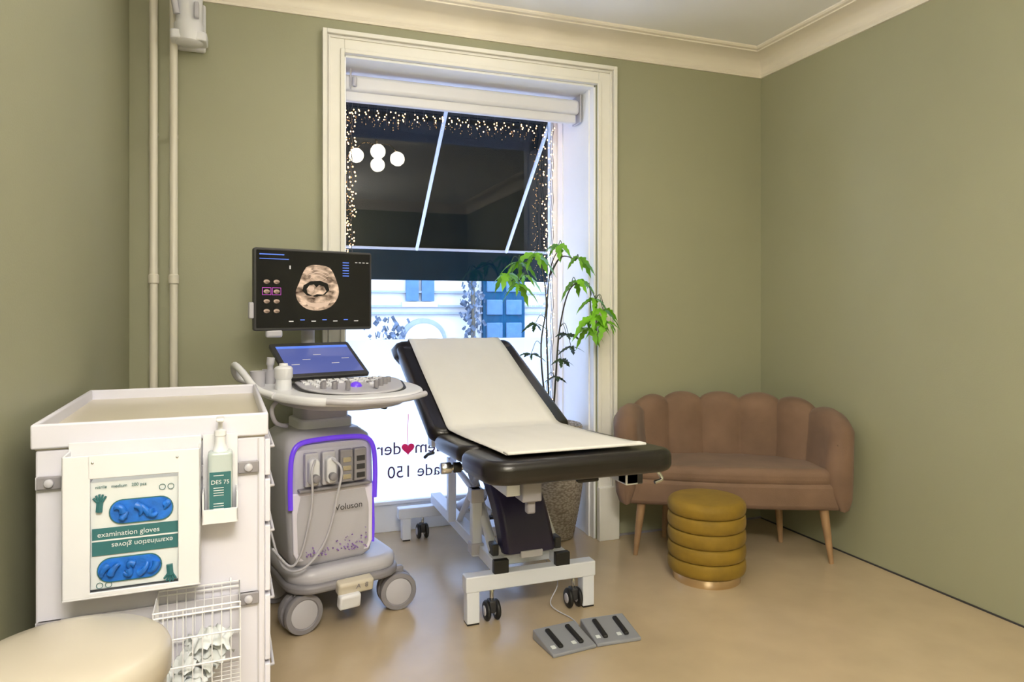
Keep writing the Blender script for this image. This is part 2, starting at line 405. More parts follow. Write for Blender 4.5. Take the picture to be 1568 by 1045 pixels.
# ------------------------------------------------------------------ heating pipes + lamp mount
def pipe(name, x, y, r):
    p = root(name, (x, y, 0))
    lathe('riser', [(r, 0), (r, 1.415), (r*1.3, 1.42), (r*1.3, 1.455), (r*1.05, 1.46), (r*1.05, 1.485), (r, 1.49), (r, ZC)], pipe_m, p, n=24)
    lathe('floor_collar', [(r*1.7, 0), (r*1.7, 0.01), (r*1.1, 0.022), (r, 0.024)], pipe_m, p, n=24)
    box('clip', (0.02, YB-y, 0.02), (0, (YB-y)/2, 2.1), pipe_m, p)
pipe('heating_pipe', -0.449, 3.45, 0.017)
pipe('heating_pipe', -0.368, 3.45, 0.017)
lm = root('examination_lamp_mount', (-0.300, 3.40, 0.018))
lathe('pivot_barrel', [(0.0, 2.462), (0.045, 2.465), (0.058, 2.475), (0.062, 2.50), (0.062, 2.55), (0.056, 2.56), (0.056, 2.70), (0.050, 2.71), (0, 2.711)], white_m, lm, n=36)
prism('cradle', rrect(-0.075, 0.075, -0.05, 0.06, 0.02), 2.475, 2.515, white_m, lm, bevel=0.006)
box('wall_plate', (0.12, 0.03, 0.22), (0, 0.128, 2.59), white_m, lm, bevel=0.01)
box('wall_bracket', (0.07, 0.09, 0.10), (0, 0.08, 2.58), white_m, lm, bevel=0.01)
tube('arm', [(-0.045, -0.045, 2.58), (-0.055, -0.05, 2.64), (-0.055, -0.045, 2.70)], 0.014, lgrey_m, lm)
box('lever', (0.02, 0.03, 0.07), (0.035, -0.06, 2.60), lgrey_m, lm, bevel=0.006)

# ------------------------------------------------------------------ examination table (local: x = X-1.02, y = Y-2.9)
T = root('examination_table', (1.02, 2.9, 0))
sl = math.atan2(0.05, 0.80)
def pad(name, y0, y1, z, tilt, th=0.07, w=0.34, r=0.07, cx=0.0):
    l = (y1-y0)/2
    return prism(name, rrect(-w, w, -l, l, r), -th, 0, leather_m, T, bevel=0.028, seg=5, loc=(cx, (y0+y1)/2, z), rot=(tilt, 0, 0), ang=40)
pad('foot_section', -0.83, -0.44, 0.803, -sl, 0.078, 0.352, 0.09, 0.004)
pad('seat_section', -0.455, 0.0, 0.783, -sl, 0.065, 0.335, 0.07)
bt = math.atan2(0.36, 0.87)
bl = sqrt(0.36**2+0.87**2)
prism('backrest', rrect(-0.335, 0.335, 0, bl-0.03, 0.06), -0.07, 0, leather_m, T, bevel=0.028, seg=5, loc=(0, 0.012, 0.775), rot=(bt, 0, 0), ang=40)
# padded rounded head bolster (swept stadium section with domed ends)
V, F = [], []; hn = 26; ns = 24
for i in range(hn+1):
    u = -1+2*i/hn; x = 0.350*u
    e = max(0.0, (abs(u)-0.80)/0.20); s_ = sqrt(max(0.02, 1-e*e))
    for k in range(ns):
        a = 2*pi*k/ns
        yy = 0.085*(abs(cos(a))**0.8)*(1 if cos(a) >= 0 else -1)*(0.55+0.45*s_)
        zz = 0.058*(abs(sin(a))**0.8)*(1 if sin(a) >= 0 else -1)*s_
        V.append((x, yy, zz-0.052))
for i in range(hn):
    for k in range(ns): F.append((i*ns+k, i*ns+(k+1) % ns, (i+1)*ns+(k+1) % ns, (i+1)*ns+k))
F += [tuple(range(ns)), tuple(hn*ns+k for k in range(ns))]
part('head_bolster', V, F, leather_m, T, loc=(0, 0.012+cos(bt)*(bl-0.065), 0.775+sin(bt)*(bl-0.065)), rot=(bt, 0, 0), ang=70)
# paper
pp = smoothpts([(0, -0.745, 0.820), (0, -0.44, 0.802), (0, -0.10, 0.786), (0, 0.02, 0.785), (0, 0.12, 0.826), (0, 0.50, 0.984), (0, 0.83, 1.124), (0, 0.875, 1.130), (0, 0.915, 1.10), (0, 0.925, 1.04)], 6)
V, F = [], []
nx = 14
for p in pp:
    for i in range(nx+1):
        x = -0.26+0.52*i/nx
        V.append((x, p.y, p.z+0.004+0.0015*sin(i*1.9+p.y*9)))
for j in range(len(pp)-1):
    for i in range(nx): F.append((j*(nx+1)+i, j*(nx+1)+i+1, (j+1)*(nx+1)+i+1, (j+1)*(nx+1)+i))
o = part('paper_sheet', V, F, paper_m, T, ang=80); sm = o.modifiers.new('thick', 'SOLIDIFY'); sm.thickness = 0.003
box('paper_fold', (0.52, 0.05, 0.010), (0, -0.735, 0.826), paper_m, T, rot=(-sl, 0, 0), bevel=0.004)
# upper frame
boxes('seat_frame', [(-0.25, -0.20, -0.72, 0.0, 0.675, 0.715), (0.20, 0.25, -0.72, 0.0, 0.675, 0.715), (-0.25, 0.25, -0.40, -0.36, 0.675, 0.715), (-0.25, 0.25, -0.04, 0.0, 0.675, 0.715)], frame_m, T, bevel=0.004)
for s, n in ((-1, 'l'), (1, 'r')):
    tube('back_rail_'+n, [(s*0.24, 0.0, 0.69), (s*0.24, 0.06, 0.70), (s*0.24, 0.82, 1.012)], 0.016, frame_m, T, smooth=False)
tube('back_cross', [(-0.24, 0.62, 0.93), (0.24, 0.62, 0.93)], 0.014, frame_m, T, smooth=False)
tube('back_gas_spring', [(0.05, 0.0, 0.55), (0.05, 0.40, 0.83)], 0.013, steel_m, T, smooth=False)
# foot section brackets, levers
boxes('foot_bracket', [(-0.20, -0.13, -0.74, -0.66, 0.655, 0.725), (-0.175, -0.145, -0.72, -0.69, 0.61, 0.66)], grey_m, T, bevel=0.006)
boxes('foot_bracket_far', [(0.20, 0.27, -0.72, -0.66, 0.675, 0.725)], dgrey_m, T, bevel=0.006)
tube('foot_lever', [(0.33, -0.72, 0.715), (0.34, -0.73, 0.69), (0.31, -0.73, 0.68)], 0.007, steel_m, T)
box('foot_lever_grip', (0.09, 0.03, 0.018), (0.165, -0.48, 0.645), black_m, T, bevel=0.008)
tube('foot_lever_rod', [(0.20, -0.48, 0.70), (0.19, -0.48, 0.65)], 0.007, dgrey_m, T, smooth=False)
tube('adjust_rod', [(-0.36, -0.28, 0.685), (-0.18, -0.28, 0.685)], 0.012, steel_m, T, smooth=False)
cyl('adjust_knob', 0.022, 0.04, (-0.345, -0.28, 0.685), steel_m, T, axis='x')
cyl('adjust_knob_black', 0.020, 0.03, (-0.30, -0.28, 0.685), black_m, T, axis='x')
tube('adjust_lever', [(-0.34, -0.05, 0.70), (-0.345, 0.02, 0.68), (-0.35, 0.06, 0.66)], 0.007, black_m, T)
# base
bx = 0.065
boxes('near_crossbar', [(bx-0.295, bx+0.295, -0.165, -0.105, 0.135, 0.20)], frame_m, T, bevel=0.005)
boxes('near_feet', [(bx-0.290, bx-0.235, -0.162, -0.108, 0.006, 0.14), (bx+0.235, bx+0.290, -0.162, -0.108, 0.006, 0.14)], frame_m, T, bevel=0.004)
boxes('feet_pads', [(bx-0.288, bx-0.237, -0.16, -0.11, 0, 0.008), (bx+0.237, bx+0.288, -0.16, -0.11, 0, 0.008), (bx-0.335, bx-0.295, 0.965, 1.015, 0, 0.008), (bx+0.235, bx+0.285, 0.965, 1.015, 0, 0.008)], black_m, T)
boxes('far_crossbar', [(bx-0.36, bx+0.295, 0.96, 1.02, 0.125, 0.185)], frame_m, T, bevel=0.005)
boxes('far_feet', [(bx-0.34, bx-0.29, 0.965, 1.015, 0.006, 0.13), (bx+0.235, bx+0.29, 0.965, 1.015, 0.006, 0.13)], frame_m, T, bevel=0.004)
boxes('base_rails', [(bx-0.17, bx-0.11, -0.155, 1.0, 0.195, 0.25), (bx+0.11, bx+0.17, -0.155, 1.0, 0.195, 0.25)], frame_m, T, bevel=0.004)
boxes('rail_caps', [(bx-0.173, bx-0.107, -0.163, -0.135, 0.192, 0.254), (bx+0.107, bx+0.173, -0.163, -0.135, 0.192, 0.254)], black_m, T, bevel=0.004)
boxes('mid_crossplate', [(bx-0.16, bx+0.16, 0.30, 0.42, 0.20, 0.245), (bx-0.16, bx+0.16, -0.08, 0.02, 0.20, 0.24)], frame_m, T, bevel=0.004)
def castor(par, x, y, r, top, nm, mat=black_m, hub=lgrey_m):
    cyl(nm+'_rod', 0.009, top-r*1.6, (x, y, (top+r*1.6)/2), steel_m, par)
    box(nm+'_fork', (0.03, r*1.1, r*1.2), (x, y, r*1.45), dgrey_m, par, bevel=0.006)
    for s in (-1, 1):
        cyl(nm+'_wheel_%s' % ('a' if s < 0 else 'b'), r, 0.018, (x+s*0.022, y, r), mat, par, axis='x', bev=0.006)
        cyl(nm+'_hub_%s' % ('a' if s < 0 else 'b'), r*0.5, 0.024, (x+s*0.022, y, r), hub, par, axis='x')
castor(T, bx-0.175, -0.135, 0.042, 0.14, 'castor_1'); castor(T, bx+0.20, -0.135, 0.042, 0.14, 'castor_2')
castor(T, bx-0.22, 0.99, 0.042, 0.13, 'castor_3'); castor(T, bx+0.20, 0.99, 0.042, 0.13, 'castor_4')
# lift mechanism: parallel arms + navy cover
for s, n in ((-1, 'l'), (1, 'r')):
    tube('lift_arm_'+n, [(bx+s*0.142, -0.06, 0.26), (bx+s*0.142, 0.42, 0.66)], 0.022, frame_m, T, smooth=False)
    tube('rear_arm_'+n, [(bx+s*0.150, 0.45, 0.25), (bx+s*0.150, 0.02, 0.66)], 0.015, frame_m, T, smooth=False)
cov = smoothpts([(0, -0.115, 0.262), (0, -0.10, 0.36), (0, -0.05, 0.47), (0, 0.06, 0.58), (0, 0.22, 0.67)], 5)
V, F = [], []
for i, p in enumerate(cov):
    t = (cov[min(i+1, len(cov)-1)]-cov[max(i-1, 0)]).normalized(); nn = Vector((0, -t.z, t.y))
    wd = 0.118-0.010*i/len(cov)
    for dx, dd in ((-wd, -0.06), (-wd, 0.015), (-wd*0.85, 0.035), (wd*0.85, 0.035), (wd, 0.015), (wd, -0.06)):
        q = p+nn*dd; V.append((bx+dx-0.05*i/len(cov), q.y, q.z))
for i in range(len(cov)-1):
    for k in range(6): F.append((i*6+k, i*6+(k+1) % 6, (i+1)*6+(k+1) % 6, (i+1)*6+k))
F += [tuple(range(6)), tuple((len(cov)-1)*6+k for k in range(6))]
part('lift_cover', V, F, navy_m, T, bevel=0.006, ang=30)
box('cover_foot_plate', (0.10, 0.02, 0.03), (bx, -0.145, 0.262), lgrey_m, T, bevel=0.004)
cyl('pivot_bottom', 0.024, 0.30, (bx, -0.07, 0.262), lgrey_m, T, axis='x')
cyl('pivot_top', 0.024, 0.44, (0.0, 0.40, 0.66), frame_m, T, axis='x')
boxes('pivot_lugs', [(bx-0.16, bx-0.13, -0.10, -0.04, 0.25, 0.30), (bx+0.13, bx+0.16, -0.10, -0.04, 0.25, 0.30)], dgrey_m, T, bevel=0.006)
boxes('rear_support', [(-0.25, 0.25, 0.36, 0.44, 0.64, 0.69), (-0.25, -0.20, 0.0, 0.44, 0.675, 0.71), (0.20, 0.25, 0.0, 0.44, 0.675, 0.71)], frame_m, T, bevel=0.004)
tube('actuator_rod', [(bx-0.06, 0.55, 0.27), (bx-0.06, 0.18, 0.50)], 0.018, steel_m, T, smooth=False)
tube('actuator_body', [(bx-0.06, 0.72, 0.24), (bx-0.06, 0.38, 0.38)], 0.032, lgrey_m, T, smooth=False, seg=20)
boxes('side_posts', [(bx-0.20, bx-0.155, 0.06, 0.105, 0.20, 0.50), (bx-0.205, bx-0.165, 0.46, 0.50, 0.24, 0.56)], frame_m, T, bevel=0.004)
boxes('post_collars', [(bx-0.207, bx-0.148, 0.053, 0.112, 0.44, 0.50), (bx-0.207, bx-0.148, 0.053, 0.112, 0.21, 0.26)], lgrey_m, T, bevel=0.004)
tube('side_link', [(bx-0.18, 0.08, 0.48), (bx-0.19, 0.48, 0.55)], 0.014, frame_m, T, smooth=False)
tube('power_cable', [(bx+0.1, 0.0, 0.21), (bx+0.15, -0.08, 0.10), (bx+0.10, -0.12, 0.02), (bx+0.14, -0.25, 0.006), (0.20, -0.33, 0.01)], 0.0025, lgrey_m, T)

# ------------------------------------------------------------------ foot switch
fs = root('foot_switch', (1.21, 2.48, 0))
def pedal(nm, cx, cy, rz):
    c, s = cos(rz), sin(rz)
    def tr(x, y): return (cx+c*x-s*y, cy+s*x+c*y)
    V = []
    for (x, y, z) in ((-.095,-.085,0),(.095,-.085,0),(.095,.085,0),(-.095,.085,0),(-.095,-.085,.014),(.095,-.085,.014),(.095,.085,.040),(-.095,.085,.040)):
        X, Y = tr(x, y); V.append((X, Y, z))
    part(nm, V, [(0,3,2,1),(4,5,6,7),(0,1,5,4),(1,2,6,5),(2,3,7,6),(3,0,4,7)], M(nm+'_housing', (0.25, 0.26, 0.30), 0.4), fs, bevel=0.005)
    for k, x in enumerate((-0.045, 0.045)):
        X, Y = tr(x, 0.0); box('%s_key_%d' % (nm, k+1), (0.020, 0.12, 0.014), (X, Y, 0.031), black_m, fs, rot=(0.15, 0, rz), bevel=0.006)
        X, Y = tr(x-0.028, -0.045); box('%s_mark_%d' % (nm, k+1), (0.018, 0.018, 0.003), (X, Y, 0.0215), label_m, fs, rot=(0.15, 0, rz), bevel=0.001)
pedal('pedal_left', -0.10, -0.01, 0.10); pedal('pedal_right', 0.105, -0.002, -0.05)

# ------------------------------------------------------------------ sofa
S = root('shell_loveseat', (2.315, 3.025, 0), radians(-27.4))
A, B, NE = 0.600, 0.455, 2.3
def path(s):
    e = 0.05
    if s < e: return Vector((-A, -0.065*(1-s/e)))
    if s > 1-e: return Vector((A, -0.065*(1-(1-s)/e)))
    th = pi*(1-(s-e)/(1-2*e)); c, q = cos(th), sin(th)
    return Vector((A*(1 if c >= 0 else -1)*abs(c)**(2/NE), B*abs(q)**(2/NE)))
raw = [path(i/2000) for i in range(2001)]; acc = [0]
for i in range(2000): acc.append(acc[-1]+(raw[i+1]-raw[i]).length)
def at(u):
    tgt = u*acc[-1]; lo, hi = 0, 2000
    while hi-lo > 1:
        m = (lo+hi)//2
        if acc[m] < tgt: lo = m
        else: hi = m
    f = (tgt-acc[lo])/max(1e-9, acc[hi]-acc[lo]); return raw[lo].lerp(raw[hi], f)
N = 220; V, F = [], []; K = 0
cuts = [0.0, 0.19, 0.315, 0.44, 0.565, 0.69, 0.815, 1.0]
def lobe(u):
    for a, b in zip(cuts[:-1], cuts[1:]):
        if a <= u <= b: return max(0.0, sin(pi*(u-a)/(b-a)))**0.6
    return 0.0
for i in range(N+1):
    u = i/N; p = at(u); t = (at(min(1, u+0.004))-at(max(0, u-0.004))).normalized(); nin = Vector((t.y, -t.x))
    lob = lobe(u)
    mid = 1-abs(2*u-1); zt = 0.720+0.085*min(1, mid*1.6)**0.8 + 0.042*lob - 0.02
    bul = 0.026*lob
    P = [(0.05, 0.275), (0.02, 0.285), (0.004, 0.33), (-0.004*lob, 0.45), (-0.010*lob, 0.62), (0.0-0.012*lob, zt-0.06), (0.014, zt-0.018), (0.045, zt),
         (0.075+bul*.3, zt-0.004), (0.098+bul*.8, zt-0.03), (0.100+bul, zt-0.09), (0.105+bul, 0.62), (0.118+bul, 0.52), (0.125+bul, 0.44), (0.12, 0.36), (0.08, 0.28)]
    K = len(P)
    dd = min(u, 1-u)*acc[-1]; k = min(1, dd/0.06); sc = sqrt(max(0, 1-(1-k)**2))*0.75+0.25 if k < 1 else 1
    zc, dc = (0.275+zt)/2, 0.06
    for dx, z in P:
        dx = dc+(dx-dc)*sc; z = zc+(z-zc)*(0.85+0.15*sc) if z > zc else z
        q = p+nin*dx; V.append((q.x, q.y, z))
for i in range(N):
    for k in range(K): F.append((i*K+k, i*K+(k+1) % K, (i+1)*K+(k+1) % K, (i+1)*K+k))
F += [tuple(range(K)), tuple(N*K+k for k in range(K))]
part('shell_back', V, F, sofa_m, S, ang=60)
def seatpoly(a, b, yf, bul):
    P = [(a*(1 if cos(t) >= 0 else -1)*abs(cos(t))**(2/NE), b*abs(sin(t))**(2/NE)) for t in [pi*i/30 for i in range(31)]]
    P += [(-a+2*a*i/12, yf-bul*sin(pi*i/12)) for i in range(13)]
    return P
prism('seat_base', seatpoly(A-0.045, B-0.05, -0.045, 0.03), 0.275, 0.415, sofa_m, S, bevel=0.025, seg=4, ang=60)
prism('seat_cushion', seatpoly(A-0.10, B-0.10, -0.045, 0.032), 0.395, 0.485, sofa_m, S, bevel=0.035, seg=5, ang=60)
for i, (x, y, sx, sy) in enumerate(((-0.46, 0.0, -1, -0.4), (0.46, 0.0, 1, -0.4), (-0.30, 0.28, -0.6, 0.5), (0.30, 0.28, 0.6, 0.5))):
    P = [Vector((x, y, 0.285)), Vector((x+sx*0.035, y+sy*0.035, 0.0))]
    Vv, Ff = tubedata([P[0], P[0].lerp(P[1], .5), P[1]], [0.024, 0.019, 0.012], 14); part('leg_%d' % (i+1), Vv, Ff, wood_m, S, ang=50)

# ------------------------------------------------------------------ ottoman
O = root('velvet_ottoman', (2.036, 2.850, 0))
pr = [(0.0, 0.038), (0.160, 0.038)]
nr = 5; h = (0.392-0.045)/nr
for j in range(nr):
    z0 = 0.045+j*h
    for i in range(9):
        a = -pi/2+pi*i/8
        if j == nr-1 and i > 4: 
            continue
        pr.append((0.169+0.016*cos(a)**0.6 if abs(cos(a)) > 1e-6 else 0.169, z0+h/2+h*0.49*sin(a)))
z0 = 0.045+(nr-1)*h+h/2
for i in range(1, 7):
    a = pi/2*i/6; pr.append((0.150+0.035*cos(a), z0+h*0.5*sin(a)))
pr += [(0.10, 0.396), (0.04, 0.398), (0.0, 0.398)]
lathe('cushion_rings', pr, must_m, O, n=64, ang=60)
lathe('brass_plinth', [(0.0, 0), (0.158, 0), (0.160, 0.003), (0.160, 0.040), (0.0, 0.040)], brass_m, O, n=64)

# ------------------------------------------------------------------ pedal bin
Bn = root('pedal_bin', (-0.323, 1.43, 0.0))
lathe('bin_body', [(0.0, 0), (0.150, 0), (0.155, 0.01), (0.155, 0.60), (0.158, 0.605), (0.158, 0.625), (0.0, 0.625)], bin_m, Bn, n=64)
lathe('bin_lid', [(0.0, 0.628), (0.160, 0.628), (0.166, 0.636), (0.167, 0.672), (0.162, 0.684), (0.150, 0.694), (0.11, 0.704), (0.05, 0.709), (0.0, 0.710)], bin_m, Bn, n=64, ang=60)
lathe('lid_seal', [(0.0, 0.622), (0.154, 0.622), (0.154, 0.630), (0.0, 0.630)], dgrey_m, Bn, n=64)
box('bin_pedal', (0.07, 0.06, 0.012), (0, -0.165, 0.025), dgrey_m, Bn)
box('lid_hinge', (0.08, 0.02, 0.05), (0, 0.162, 0.62), bin_m, Bn, bevel=0.005)

# ------------------------------------------------------------------ medical trolley
R = root('medical_trolley', (-0.256, 2.255, 0), 0.045)
hx, hy2 = 0.250, 0.365
boxes('carcass', [(-hx, hx, -hy2, hy2, 0.13, 0.975)], lilac_m, R, bevel=0.006)
def ring(name, x, y, z0, z1, t, mat):
    boxes(name, [(-x, x, -y, -y+t, z0, z1), (-x, x, y-t, y, z0, z1), (-x, -x+t, -y+t, y-t, z0, z1), (x-t, x, -y+t, y-t, z0, z1)], mat, R, bevel=0.005)
ring('tray_rim', hx+0.008, hy2+0.010, 0.978, 1.036, 0.012, lilac_m)
boxes('tray_surface', [(-hx, hx, -hy2, hy2, 0.975, 1.005)], cream_m, R)
L = []; H = []
for z0, z1 in ((0.15, 0.38), (0.39, 0.56), (0.57, 0.74), (0.75, 0.86), (0.87, 0.965)):
    L.append((hx, hx+0.014, -hy2+0.01, hy2-0.01, z0, z1))
    H.append(([(hx+0.012, -0.30, z1-0.03), (hx+0.024, -0.30, z1-0.03), (hx+0.024, 0.30, z1-0.03), (hx+0.012, 0.30, z1-0.03)], 0.004))
boxes('drawer_fronts', L, lilac_m, R, bevel=0.003)
tubes('drawer_handles', H, lgrey_m, R)
yf = -hy2
boxes('corner_strip', [(hx-0.018, hx-0.014, yf-0.003, yf+0.01, 0.14, 0.97)], lgrey_m, R)
boxes('accessory_rails', [(-hx+0.002, hx-0.02, yf-0.012, yf-0.003, 0.885, 0.915), (-hx+0.002, hx-0.02, yf-0.012, yf-0.003, 0.550, 0.580)], lgrey_m, R, bevel=0.002)
for i, (x, z) in enumerate(((-0.22, 0.90), (0.21, 0.90), (-0.22, 0.565), (0.21, 0.565))):
    cyl('rail_knob_%d' % (i+1), 0.010, 0.012, (x, yf-0.016, z), lgrey_m, R, axis='y'); box('rail_clip_%d' % (i+1), (0.05, 0.014, 0.030), (x, yf-0.008, z), grey_m, R, bevel=0.003)
gx0, gx1, gy = -0.181, 0.101, -0.460
boxes('glove_holder', [(gx0, gx0+0.055, gy, gy+0.006, 0.652, 0.972), (gx1-0.048, gx1, gy, gy+0.006, 0.652, 0.972), (gx0+0.05, gx1-0.045, gy, gy+0.006, 0.918, 0.972),
       (gx0+0.05, gx1-0.045, gy, gy+0.006, 0.652, 0.662), (gx0, gx0+0.005, gy, yf-0.012, 0.652, 0.972), (gx1-0.005, gx1, gy, yf-0.012, 0.652, 0.972),
       (gx0, gx1, gy, yf-0.012, 0.648, 0.654), (gx0, gx1, yf-0.018, yf-0.012, 0.652, 0.99)], white_m, R, bevel=0.002)
box('glove_carton', (0.185, 0.070, 0.245), (-0.036, gy+0.051, 0.785), label_m, R, bevel=0.002)
gc = -0.036; gyf = gy+0.014
flat('carton_band', [(-0.088,-0.032),(0.088,-0.032),(0.088,0.030),(-0.088,0.030)], teal_m, R, (gc, gyf, 0.772), FR)
text('carton_title', 'examination gloves', 0.0165, label_m, R, (gc-0.014, gyf-0.0015, 0.782), FR)
text('carton_title_upside', 'examination gloves', 0.0165, label_m, R, (gc+0.014, gyf-0.0015, 0.765), (pi/2, pi, 0))
boxes('carton_line', [(gc-0.088, gc+0.088, gyf-0.0015, gyf-0.0005, 0.772, 0.7755)], label_m, R)
text('carton_small', 'nitrile   medium   200 pcs', 0.010, teal_m, R, (gc-0.03, gyf-0.001, 0.893), FR)
for k, (z, sg) in enumerate(((0.836, 1), (0.705, -1))):
    flat('oval_rim_%d' % k, rrect(-0.0665, 0.0665, -0.0285, 0.0285, 0.028), teal_m, R, (gc+0.012*sg, gyf-0.001, z), FR)
    flat('oval_slot_%d' % k, rrect(-0.064, 0.064, -0.026, 0.026, 0.0255), blue_m, R, (gc+0.012*sg, gyf-0.002, z), FR)
    for j in range(6):
        a = j*2.3+k
        P = [(gc+0.012*sg-0.047+0.0185*j+0.010*cos(a+q), gyf-0.006-0.003*sin(q*1.3), z+0.013*sin(a*1.7+q)) for q in (0, 0.8, 1.6, 2.4)]
        tube('glove_fold_%d_%d' % (k, j), P, [0.009-0.0002*i for i in range(25)], blue_m, R)
    hx_, hz_ = gc-0.072*sg, z+(0.020 if sg > 0 else -0.020)
    HP = []
    for j in range(5):
        a = radians(50+22*j)*1
        HP.append(([(hx_+0.006*cos(a), gyf-0.001, hz_+sg*0.006*sin(a)), (hx_+0.018*cos(a), gyf-0.001, hz_+sg*0.024*sin(a))], 0.0026))
    HP.append(([(hx_, gyf-0.001, hz_+sg*0.008), (hx_-0.002, gyf-0.001, hz_-sg*0.016)], 0.0075))
    tubes('hand_print_%d' % k, HP, teal_m, R, seg=6)
for k, (x, z) in enumerate(((gc+0.055, 0.885), (gc+0.073, 0.885), (gc-0.055, 0.672), (gc-0.073, 0.672))):
    tube('carton_icon_%d' % k, [(x+0.0065*cos(2*pi*i/16), gyf-0.001, z+0.0065*sin(2*pi*i/16)) for i in range(16)], 0.0007, teal_m, R, smooth=False, seg=5, closed=True)
for k, (x, z) in enumerate(((gx0+0.06, 0.955), (gx1-0.05, 0.955))):
    cyl('holder_screw_%d' % k, 0.003, 0.003, (x, gy-0.001, z), steel_m, R, axis='y')
dx = 0.144
boxes('bottle_bracket', [(dx-0.040, dx+0.040, yf-0.020, yf-0.012, 0.79, 0.99), (dx-0.040, dx+0.040, yf-0.085, yf-0.014, 0.785, 0.792), (dx-0.040, dx-0.036, yf-0.085, yf-0.014, 0.79, 0.86),
       (dx+0.036, dx+0.040, yf-0.085, yf-0.014, 0.79, 0.86), (dx-0.040, dx+0.040, yf-0.085, yf-0.081, 0.79, 0.82)], white_m, R, bevel=0.001)
prism('bottle', rrect(-0.028, 0.028, -0.024, 0.024, 0.012), 0.793, 0.955, bottle_m, R, bevel=0.008, seg=4, loc=(dx, yf-0.050, 0))
lathe('bottle_neck', [(0.020, 0.950), (0.012, 0.972), (0.012, 0.99), (0.014, 0.992), (0.014, 1.004), (0.006, 1.006), (0.005, 1.03), (0, 1.03)], white_m, R, loc=(dx, yf-0.050, 0), n=28)
box('pump_head', (0.018, 0.045, 0.009), (dx, yf-0.062, 1.033), white_m, R, bevel=0.003)
flat('bottle_label', [(-0.024,-0.055),(0.024,-0.055),(0.024,0.042),(-0.024,0.042)], teal_m, R, (dx, yf-0.0745, 0.865), FR)
text('label_text', 'DES 75', 0.0140, label_m, R, (dx, yf-0.0760, 0.878), FR)
boxes('label_lines', [(dx-0.015, dx+0.008, yf-0.0763, yf-0.0755, z, z+0.0015) for z in (0.898, 0.868, 0.862, 0.856, 0.850, 0.83, 0.824, 0.818)], label_m, R)
bx0, bx1, by0, by1, bz0, bz1 = 0.005, 0.188, yf-0.150, yf-0.014, 0.42, 0.615
Wl = []
for z in (bz0, bz0+0.065, bz0+0.13, bz1, bz1-0.012):
    Wl.append(([(bx0, by0, z), (bx1, by0, z), (bx1, by1, z), (bx0, by1, z), (bx0, by0, z)], 0.0022))
for i in range(10):
    x = bx0+(bx1-bx0)*i/9; Wl += [([(x, by0, bz1), (x, by0, bz0), (x, by1, bz0), (x, by1, bz1)], 0.0014)]
for i in range(1, 7):
    y = by0+(by1-by0)*i/7; Wl += [([(bx0, y, bz1), (bx0, y, bz0), (bx1, y, bz0), (bx1, y, bz1)], 0.0014)]
Wl += [([(bx0+0.02, by1, bz1), (bx0+0.02, by1+0.012, bz1+0.005)], 0.003), ([(bx1-0.02, by1, bz1), (bx1-0.02, by1+0.012, bz1+0.005)], 0.003)]
tubes('wire_basket', Wl, white_m, R, seg=6)
for i in range(7):
    V, F = [], []
    cx, cy, cz = bx0+0.060+0.010*i, by0+0.060+0.008*(i % 3), bz0+0.030+0.014*i
    ph = i*1.3
    for a in range(13):
        for b in range(13):
            X, Y = (a-6)/6, (b-6)/6
            V.append((cx+X*0.045*(1+0.15*sin(b+ph)), cy+Y*0.042*(1+0.15*cos(a+ph)), cz+0.012*sin(a*1.1+ph)*cos(b*0.9+ph)+0.006*sin(a*2.3+b*1.7)-0.02*(X*X+Y*Y)))
    for a in range(12):
        for b in range(12): F.append((a*13+b, a*13+b+1, (a+1)*13+b+1, (a+1)*13+b))
    part('crumpled_wipe_%d' % (i+1), V, F, label_m, R, ang=80)
for i, (x, y) in enumerate(((-0.20, -0.31), (0.22, -0.31), (-0.20, 0.31), (0.22, 0.31))):
    castor(R, x, y, 0.05, 0.135, 'trolley_castor_%d' % (i+1))

# ------------------------------------------------------------------ ultrasound machine
U = root('ultrasound_machine', (0.29, 3.05, 0), radians(14))
prism('base_plate', rrect(-0.215, 0.255, -0.15, 0.36, 0.11, 8), 0.185, 0.255, lgrey_m, U, bevel=0.03, seg=5, ang=50)
prism('base_bumper', rrect(-0.225, 0.262, -0.165, 0.355, 0.115, 8), 0.165, 0.20, grey_m, U, bevel=0.012, seg=3, ang=50)
def bigwheel(nm, x, y, r=0.080, rz=0.0):
    g = [(0.0, -0.012), (r*0.72, -0.012), (r*0.76, -0.017), (r*0.97, -0.015), (r, -0.008), (r, 0.008), (r*0.97, 0.015), (r*0.76, 0.017), (r*0.72, 0.012), (0.0, 0.012)]
    for s, n in ((-1, 'a'), (1, 'b')):
        ox, oy = -sin(rz)*s*0.026, cos(rz)*s*0.026
        lathe(nm+'_tyre_'+n, g, grey_m, U, loc=(x+ox, y+oy, r), rot=(pi/2, 0, rz), n=40, ang=40)
        hg = [(0, -0.018), (r*0.55, -0.016), (r*0.70, -0.012), (r*0.70, 0.012), (r*0.55, 0.016), (0, 0.018)]
        lathe(nm+'_disc_'+n, hg, lgrey_m, U, loc=(x+ox, y+oy, r), rot=(pi/2, 0, rz), n=40, ang=25)
    box(nm+'_fork', (0.06, 0.03, 0.07), (x, y, r+0.065), grey_m, U, bevel=0.01)
bigwheel('wheel_1', -0.165, -0.085, rz=0.15); bigwheel('wheel_2', 0.255, -0.085, rz=-0.15)
bigwheel('wheel_3', -0.17, 0.28, 0.07); bigwheel('wheel_4', 0.22, 0.28, 0.07)
box('brake_pedal', (0.15, 0.05, 0.055), (0.03, -0.175, 0.175), cream_m, U, rot=(0.25, 0, 0), bevel=0.012)
box('brake_pedal_lower', (0.09, 0.04, 0.06), (0.0, -0.19, 0.125), white_m, U, rot=(0.2, 0, 0), bevel=0.01)
